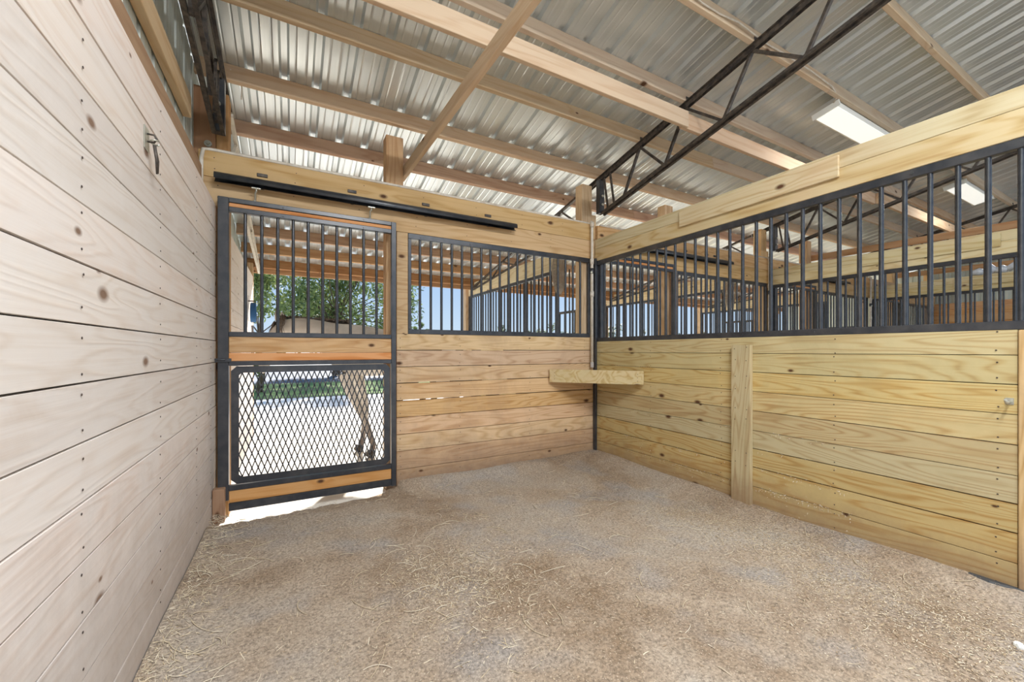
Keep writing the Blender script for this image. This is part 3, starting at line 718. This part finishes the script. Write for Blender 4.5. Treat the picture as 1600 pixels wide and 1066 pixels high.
# ------------------------------------------------------------------ things on the floor
mb = MB(); 
poly = [(0, 0), (.05, .03), (.04, .20), (-.005, .205), (-.03, .12)]
mb.prism([(3.135 + x * .8, .50 + y) for x, y in poly], 2, .02, .075, 0)
tag(mb.build('rubber_mat_scrap', plain('dark_rubber', (.05, .055, .06), .6, 0, .4, 20, .4, (.12, .11, .1)), bevel=.008), 'dark grey rubber scrap at the foot of the right wall', 'rubber scrap')
bm = bmesh.new(); bmesh.ops.create_icosphere(bm, subdivisions=2, radius=.016)
me = bpy.data.meshes.new('pebble'); 
for v in bm.verts: v.co *= 1 + .15 * math.sin(v.co.x * 300 + v.co.y * 200)
bm.to_mesh(me); bm.free(); me.materials.append(M_white); o = bpy.data.objects.new('pebble', me); COL.objects.link(o); o.location = (2.634, .444, .028)
tag(o, 'small white pebble on the dirt at the lower right edge', 'pebble')

M_chip = NT('wood_shavings')
_at = M_chip.n('ShaderNodeAttribute', attribute_name='pid')
M_chip.l(M_chip.ramp(_at.outputs['Fac'], [(0, (.22, .15, .09)), (.35, (.50, .38, .24)), (.7, (.62, .52, .36)), (1, (.74, .66, .52))]), M_chip.b.inputs['Base Color'])
M_chip.b.inputs['Roughness'].default_value = .9; M_chip = M_chip.m
def chips(name, spots, label, lmin, lmax, wid, pmin=0, pmax=1, cat='wood shavings'):
    mb = MB()
    for x, y, zoff in spots:
        if not (XL + .01 < x < XR - .005): continue
        lim = D - .012 if x > .85 else 3.58
        if y > lim: continue
        z = hfloor(x, y) + zoff; a = R.uniform(0, math.pi * 2); l = R.uniform(lmin, lmax); w = wid * R.uniform(.6, 1.3)
        dx, dy = math.cos(a) * l / 2, math.sin(a) * l / 2; nx, ny = -math.sin(a) * w / 2, math.cos(a) * w / 2
        h1, h2 = R.uniform(0.0005, .004), R.uniform(0.0005, .004); hm = R.uniform(.002, .005)
        vs = [(x - dx - nx, y - dy - ny, z + h1), (x - dx + nx, y - dy + ny, z + h1 + .001), (x + nx, y + ny, z + hm), (x - nx, y - ny, z + hm - .001), (x + dx + nx, y + dy + ny, z + h2), (x + dx - nx, y + dy - ny, z + h2 + .001)]
        mb.add(vs, [(0, 1, 2, 3), (3, 2, 4, 5)], R.uniform(pmin, pmax))
    return tag(mb.build(name, M_chip), label, cat, kind='stuff')
def g(m, s): return R.gauss(m, s)
sp = []
for _ in range(15000):
    x, y = R.uniform(XL, XR), R.uniform(.2, 3.7)
    d = math.sin(x * 2.1 + 1.3) * math.cos(y * 1.7 - .4) + .5 * math.sin(x * 5 + y * 4)
    if R.random() < .35 + .45 * d + (.5 if x > 1.9 else 0): sp.append((x, y, 0))
for _ in range(9000):
    y = R.uniform(.3, 2.2); x = XR - abs(g(.38, .22)) - .02 - (.15 if y < 1.2 else 0); sp.append((x, y, 0))
for _ in range(3000):
    sp.append((g(.75, .22), g(2.1, .22), 0))
chips('wood_shavings', sp, 'fine pale wood shavings and hay bits scattered over the dirt floor', .004, .016, .0028)
sp = []
for _ in range(700): sp.append((XL + .02 + abs(g(0, .07)), R.uniform(1.6, 3.6), 0))
for _ in range(260): sp.append((R.uniform(XL, XR), R.uniform(.5, 3.6), 0))
for _ in range(300): sp.append((g(.85, .2), g(1.95, .25), 0))
for _ in range(160): sp.append((R.uniform(-.4, 1.3), 3.45 + g(0, .08), 0))
chips('hay_bits', sp, 'short yellow hay bits gathered along the left wall and door sill', .02, .06, .0028, .5, 1, 'hay')
# long single stems of straw: curved tubes
mb = MB()
def stem(x, y, a, l, cur, r=.0016):
    pts = []
    for k in range(7):
        q = k / 6; xx = x + math.cos(a + cur * q) * l * q; yy = y + math.sin(a + cur * q) * l * q
        if not (XL + .012 < xx < XR - .01) or yy > 3.66: return
        pts.append((xx, yy, hfloor(xx, yy) + .003 + .004 * math.sin(q * 3.1)))
    mb.tube(pts, r, 4, False, pid=R.uniform(.55, 1))
for _ in range(90): stem(R.uniform(XL, XR), R.uniform(.6, 3.5), R.uniform(0, 6.28), R.uniform(.05, .16), R.uniform(-.9, .9))
for _ in range(55): stem(XL + .03 + abs(g(0, .1)), R.uniform(1.6, 3.5), R.uniform(0, 6.28), R.uniform(.05, .16), R.uniform(-1.4, 1.4))
for _ in range(50): stem(g(.75, .35), g(2.1, .3), R.uniform(0, 6.28), R.uniform(.06, .18), R.uniform(-1.0, 1.0))
tag(mb.build('straw_stems', M_chip), 'loose long pale straw stems lying on the dirt floor', 'straw', kind='stuff')
# shavings caught on the lower right planks
mb = MB()
for _ in range(420):
    y = R.choice([R.uniform(2.0, 3.2), R.uniform(1.2, 1.82)]); k = R.choice([5, 6, 7, 7, 8, 8, 8, 8]); z = SZ[k] + R.uniform(-.03, .008) if R.random() < .8 else R.uniform(.05, .35)
    if z < .04: continue
    a, l = R.uniform(0, 6.28), R.uniform(.006, .016)
    vs = [(XR - .003, y, z), (XR - .004 - .006 * R.random(), y + l * math.cos(a), z + l * math.sin(a)), (XR - .003, y + .004, z + .005)]
    mb.add(vs, [(0, 1, 2)], R.uniform(.7, 1))
tag(mb.build('caught_shavings', M_chip), 'white shavings caught in the joints of the lower right planks', 'wood shavings', kind='stuff')

# ------------------------------------------------------------------ horse in the open run
def coat():
    k = NT('horse_coat'); tc = k.n('ShaderNodeTexCoord'); v = tc.outputs['Object']
    a = k.noise(v, 3.0, 5, .6); f = k.noise(v, 90, 2, .6)
    c = k.ramp(a.outputs['Fac'], [(.3, (.52, .48, .43)), (.6, (.70, .66, .60))]); c = k.mix(.2, c, f.outputs['Fac'], 'MULTIPLY')
    sp = k.n('ShaderNodeSeparateXYZ'); k.l(v, sp.inputs[0])
    c = k.mix(k.ramp(sp.outputs[2], [(0.12, 1.0), (0.62, 0.0)]), c, (.13, .10, .085))
    k.l(c, k.b.inputs['Base Color']); k.b.inputs['Roughness'].default_value = .7; k.bump(f.outputs['Fac'], .2, .004)
    return k.m
M_coat = coat(); M_hair = plain('horse_hair', (.16, .125, .10), .8, 0, .2, 40, .6, (.34, .29, .24)); M_hoof = plain('hoof', (.05, .045, .04), .5)
hv = []; he = []; hr = []
def hp(p, r, par=None):
    hv.append(p); hr.append(r if isinstance(r, tuple) else (r, r))
    if par is not None: he.append((par, len(hv) - 1))
    return len(hv) - 1
root = hp((-1.08, 0, 1.325), (.25, .27))
lo = hp((-.82, 0, 1.275), (.27, .27), root); be = hp((-.50, 0, 1.215), (.29, .295), lo); ri = hp((-.20, 0, 1.235), (.27, .33), be)
ch_ = hp((.04, 0, 1.30), (.22, .31), ri); sh = hp((.22, 0, 1.37), (.16, .235), ch_)
n1 = hp((.42, 0, 1.46), (.11, .18), sh); n2 = hp((.62, 0, 1.53), (.085, .14), n1); n3 = hp((.80, .0, 1.555), (.075, .10), n2)
h1 = hp((.91, 0, 1.49), (.085, .095), n3); h2 = hp((.97, 0, 1.36), (.08, .10), h1); h3 = hp((1.05, 0, 1.17), (.055, .07), h2); h4 = hp((1.10, 0, 1.04), (.05, .058), h3); hp((1.12, 0, .97), (.04, .045), h4)
rp = hp((-1.30, 0, 1.28), (.17, .19), root)
for s in (-1, 1):
    df = .05 if s > 0 else -.04
    a = hp((.03, s * .15, 1.08), (.09, .13), ch_); b = hp((-.0 + df * .3, s * .155, .88), (.07, .085), a); c = hp((-.13 - .02 * s, s * .13, .50), (.045, .052), b)
    d_ = hp((-.15 - .05 * s, s * .13, .42), (.035, .035), c); d2 = hp((-.18 - .11 * s, s * .13, .15), (.032, .036), d_); hp((-.16 - .12 * s, s * .13, .06), (.042, .046), d2)
    a = hp((-1.16, s * .14, 1.12), (.13, .19), root); b = hp((-1.08, s * .155, .88), (.09, .125), a); c = hp((-1.26, s * .14, .60), (.045, .065), b)
    d_ = hp((-1.30, s * .14, .50), (.04, .045), c); d2 = hp((-1.27, s * .135, .16), (.033, .037), d_); hp((-1.23, s * .135, .06), (.045, .05), d2)
HX, HY = .66, 5.23
heading = math.atan2(.482, -.876)
horse = empty('horse', 'grey brown horse standing in the open run behind the sliding door, head lowered left', 'horse', (HX, HY, -.004), heading)
me = bpy.data.meshes.new('body'); me.from_pydata(hv, he, []); me.materials.append(M_coat)
body = bpy.data.objects.new('body', me); COL.objects.link(body); body.parent = horse
sk = body.modifiers.new('skin', 'SKIN'); sk.use_smooth_shade = True
for i, r in enumerate(hr): me.skin_vertices[0].data[i].radius = r
me.skin_vertices[0].data[0].use_root = True
ss = body.modifiers.new('sub', 'SUBSURF'); ss.levels = 2; ss.render_levels = 2
for s in (-1, 1):
    df = .05 if s > 0 else -.04
    for bx_, n_ in ((-.15 - .12 * s, 'hoof'), (-1.22, 'hoof')):
        MB().tube([(bx_ - .01, s * .135, .072), (bx_ + .005, s * .135, .03), (bx_ + .02, s * .135, 0)], [.047, .054, .06], 14).build('hoof', M_hoof, horse)
    mb = MB(); mb.tube([(.87, s * .05, 1.585), (.885, s * .062, 1.635), (.90, s * .06, 1.70), (.905, s * .055, 1.735)], [.022, .032, .02, .003], 8); mb.build('ear', M_coat, horse)
    bm = bmesh.new(); bmesh.ops.create_uvsphere(bm, u_segments=12, v_segments=8, radius=.020); me2 = bpy.data.meshes.new('eye'); bm.to_mesh(me2); bm.free()
    me2.materials.append(M_hoof); eo = bpy.data.objects.new('eye', me2); COL.objects.link(eo); eo.parent = horse; eo.location = (.985, s * .078, 1.37)
mb = MB()
for i in range(360):
    q = R.random(); x = .06 + (.86 - .06) * q; z = 1.60 + .055 * q + R.uniform(-.01, .02)
    if q > .75: z -= .0
    l = R.uniform(.14, .26); s = 1 if q > .93 else -1
    mb.tube([(x, R.uniform(-.015, .015), z - .012), (x + R.uniform(-.02, .02), s * .05, z + .012), (x + R.uniform(-.03, .03), s * .095, z - l * .45), (x + R.uniform(-.05, .05), s * .11, z - l)], [.006, .006, .005, .001], 4, False)
for i in range(80):
    mb.tube([(.88, R.uniform(-.02, .02), 1.60), (.95, R.uniform(-.04, .04), 1.60), (1.0 + R.uniform(-.02, .02), R.uniform(-.06, .06), 1.45 + R.uniform(-.05, .05))], [.006, .005, .001], 4, False)
mb.build('mane', M_hair, horse)
mb = MB()
for i in range(260):
    a, rr = R.uniform(0, 6.28), .05 * R.random() ** .5; x, y = -1.46 + rr * math.cos(a), rr * math.sin(a)
    mb.tube([(-1.42, y * .4, 1.40), (x - .05, y, 1.25), (x - .06, y * 1.3, .85), (x - .03 + R.uniform(-.02, .02), y * 1.1, R.uniform(.35, .6))], [.008, .007, .006, .001], 4, False)
mb.build('tail', M_hair, horse)

# blue halter on the left wall
e = empty('blue_halter', 'blue halter hanging on the outer end of the left wall', 'halter', (XL + .02, 6.30, 1.88))
M_blue = plain('blue_webbing', (.03, .12, .30), .7)
mb = MB()
for k in range(5): mb.tube([(.02 + .01 * k, .11 * math.cos(t) * (1 - .1 * k), -.13 + .12 * math.sin(t)) for t in [i * math.pi / 8 for i in range(17)]], .012, 6, False)
mb.build('webbing_loops', M_blue, e)
mb = MB(); mb.tube([(.03, 0, -.30), (.03, .03, -.45), (.02, -.02, -.6), (.03, .02, -.75)], .012, 8); mb.tube([(.02, .05, -.3), (.03, .06, -.5), (.02, .03, -.68)], .01, 8); mb.build('lead_rope', plain('grey_rope', (.28, .27, .28), .9), e)
MB().tube([(-.02, 0, .02), (.06, 0, .02)], .008, 6).build('peg', M_truss, e)

# ------------------------------------------------------------------ trees, bushes, house beyond
def leafmat(name, a, b):
    k = NT(name); at = k.n('ShaderNodeAttribute', attribute_name='pid')
    k.l(k.ramp(at.outputs['Fac'], [(0, a), (1, b)]), k.b.inputs['Base Color']); k.b.inputs['Roughness'].default_value = .6
    tr = k.n('ShaderNodeBsdfTranslucent'); k.l(k.ramp(at.outputs['Fac'], [(0, a), (1, b)]), tr.inputs[0])
    mx = k.n('ShaderNodeMixShader'); mx.inputs[0].default_value = .35; k.l(k.b.outputs[0], mx.inputs[1]); k.l(tr.outputs[0], mx.inputs[2]); k.l(mx.outputs[0], k.out.inputs[0])
    return k.m
M_leaf = leafmat('oak_leaves', (.07, .12, .03), (.34, .40, .14)); M_leaf2 = leafmat('bush_leaves', (.08, .11, .05), (.22, .26, .13)); M_bark = plain('bark', (.20, .15, .11), .9, 0, .1, 8, .6, (.1, .075, .055))
def tree(name, label, cat, x, y, h, crown, nclump, nleaf, ls, trunk_r, leaf, seed, cz=None):
    rr = random.Random(seed); e = empty(name, label, cat, (x, y, -.01), 0, 'trees and bushes beyond the run')
    cz = cz or h * .62
    mb = MB(); mb.tube([(0, 0, 0), (.1, 0, h * .2), (-.05, .1, h * .42), (.1, 0, h * .7)], [trunk_r, trunk_r * .8, trunk_r * .6, trunk_r * .2], 10)
    cl = []
    for i in range(nclump):
        a, q = rr.uniform(0, 6.28), rr.random() ** .5; zz = rr.uniform(-1, 1)
        r = crown * q * math.sqrt(max(.05, 1 - zz * zz * .8))
        c = Vector((r * math.cos(a), r * math.sin(a) * .8, cz + zz * (h - cz))); cl.append(c)
        if i % 2 == 0: mb.tube([(0, 0, h * rr.uniform(.25, .5)), tuple(c * .5 + Vector((0, 0, h * .22))), tuple(c)], [trunk_r * .22, trunk_r * .12, trunk_r * .04], 5, False)
    mb.build('trunk', M_bark, e)
    mb = MB()
    for c in cl:
        cr = crown * rr.uniform(.16, .30)
        for _ in range(nleaf):
            d = Vector((rr.gauss(0, 1), rr.gauss(0, 1), rr.gauss(0, .8))).normalized() * cr * rr.random() ** .45
            p = c + d; u = Vector((rr.gauss(0, 1), rr.gauss(0, 1), rr.gauss(0, 1))).normalized(); w = u.orthogonal().normalized()
            l = ls * rr.uniform(.6, 1.3)
            mb.add([p - u * l, p + w * l * .4, p + u * l, p - w * l * .4], [(0, 1, 2, 3)], rr.random())
    mb.build('foliage', leaf, e)
    return e
def at_px(u, depth):                       # a bearing seen from the stall, for setting out distant things
    th = math.radians(28.8); r = (u - 800) / 627 * depth
    return depth * math.sin(th) + r * math.cos(th), depth * math.cos(th) - r * math.sin(th)
x, y = at_px(525, 20); tree('oak_tree', 'large leafy oak behind the horse, seen through the door bars', 'tree', x, y, 6.6, 3.8, 74, 190, .12, .20, M_leaf, 3, 4.0)
x, y = at_px(405, 12); tree('oak_tree', 'leafy tree at the left edge of the door bars, behind the halter', 'tree', x, y, 3.6, 1.35, 26, 150, .07, .10, M_leaf, 5, 2.2)
x, y = at_px(655, 34); tree('sapling_tree', 'small pale tree on the horizon left of the window bars', 'tree', x, y, 3.4, 1.0, 14, 70, .13, .07, M_leaf, 8, 2.5)
for i, u in enumerate([742, 768, 790, 812, 832, 868, 905, 960, 1010, 1065, 1110]):
    dd = 60 + (i * 7) % 20; x, y = at_px(u, dd)
    tree('horizon_bush', 'dark bush on the horizon, %s from the left behind the window bars' % ORD[i], 'bush', x, y, 3.9 + (i % 3), 2.6 + (i % 2), 12, 60, .32, .12, M_leaf2, 20 + i, 2.0)
# small house
x, y = at_px(712, 48)
e = empty('house', 'distant pale house with an orange roof on the horizon behind the window bars', 'house', (x, y, -.01), .35)
MB().box(-3, 3, -2.2, 2.2, 0, 2.2, 0).build('walls', plain('house_wall', (.8, .76, .7), .9), e)
MB().prism([(-2.7, 2.15), (2.7, 2.15), (0, 3.5)], 0, -3.3, 3.3).build('roof', plain('orange_tiles', (.55, .26, .12), .85, 0, .2, 4, .5, (.4, .17, .08)), e)
MB().box(-2, -1.2, -2.24, -2.19, 1.0, 1.7, 0).build('window', M_gap, e); MB().box(.8, 1.6, -2.24, -2.19, 1.0, 1.7, 0).build('window', M_gap, e); MB().box(-.4, .4, -2.24, -2.19, 0, 1.9, 0).build('door', M_bark, e)

# plastic-wrapped shelf bundle in the far stall
mb = MB()
for k in range(9):
    x = 10.0 + .08 * math.sin(k * 2.1); mb.tube([(10.47, 1.1 + k * .13, 2.59), (10.47, 1.16 + k * .13, 2.64 + .03 * math.sin(k * 3)), (10.47, 1.24 + k * .13, 2.60)], [.05, .07, .045], 8)
tag(mb.build('plastic_bundle', plain('clear_plastic', (.62, .66, .70), .25, 0, .8, 12, .5, (.25, .28, .34))), 'crumpled plastic bundle on top of the third partition beam', 'plastic bundle')

# ------------------------------------------------------------------ light
w = bpy.data.worlds.new('World'); S.world = w; w.use_nodes = True; nt = w.node_tree; nt.nodes.clear()
out = nt.nodes.new('ShaderNodeOutputWorld'); bg = nt.nodes.new('ShaderNodeBackground'); tc = nt.nodes.new('ShaderNodeTexCoord')
sp = nt.nodes.new('ShaderNodeSeparateXYZ'); cr = nt.nodes.new('ShaderNodeValToRGB')
nt.links.new(tc.outputs['Generated'], sp.inputs[0]); nt.links.new(sp.outputs[2], cr.inputs[0])
cr.color_ramp.elements[0].position = 0.0; cr.color_ramp.elements[0].color = (.70, .86, 1.0, 1)
cr.color_ramp.elements[1].position = 1.0; cr.color_ramp.elements[1].color = (.17, .36, .78, 1)
q = cr.color_ramp.elements.new(.22); q.color = (.40, .63, 1.0, 1)
nt.links.new(cr.outputs[0], bg.inputs[0]); nt.links.new(bg.outputs[0], out.inputs[0]); bg.inputs[1].default_value = .50
sl = bpy.data.lights.new('sun', 'SUN'); sl.energy = 7.0; sl.angle = math.radians(1.2); sl.color = (1, .96, .91)
so = bpy.data.objects.new('sun', sl); COL.objects.link(so)
sd = Vector((.25, 1.0, .625)).normalized()            # towards the sun
so.rotation_euler = (-sd).to_track_quat('-Z', 'Y').to_euler(); so.location = (0, 20, 20)

cam = bpy.data.cameras.new('camera'); co = bpy.data.objects.new('camera', cam); COL.objects.link(co)
co.location = (0, 0, H0); co.rotation_euler = (math.radians(90), 0, math.radians(-28.8))
cam.sensor_fit = 'HORIZONTAL'; cam.sensor_width = 36; cam.lens = 627 / 1600 * 36; cam.shift_y = 14.5 / 1600; cam.clip_start = .02; cam.clip_end = 500
S.camera = co
S.view_settings.view_transform = 'Standard'; S.view_settings.look = 'None'; S.view_settings.gamma = 1; S.view_settings.exposure = 0.9; S.view_settings.use_curve_mapping = False
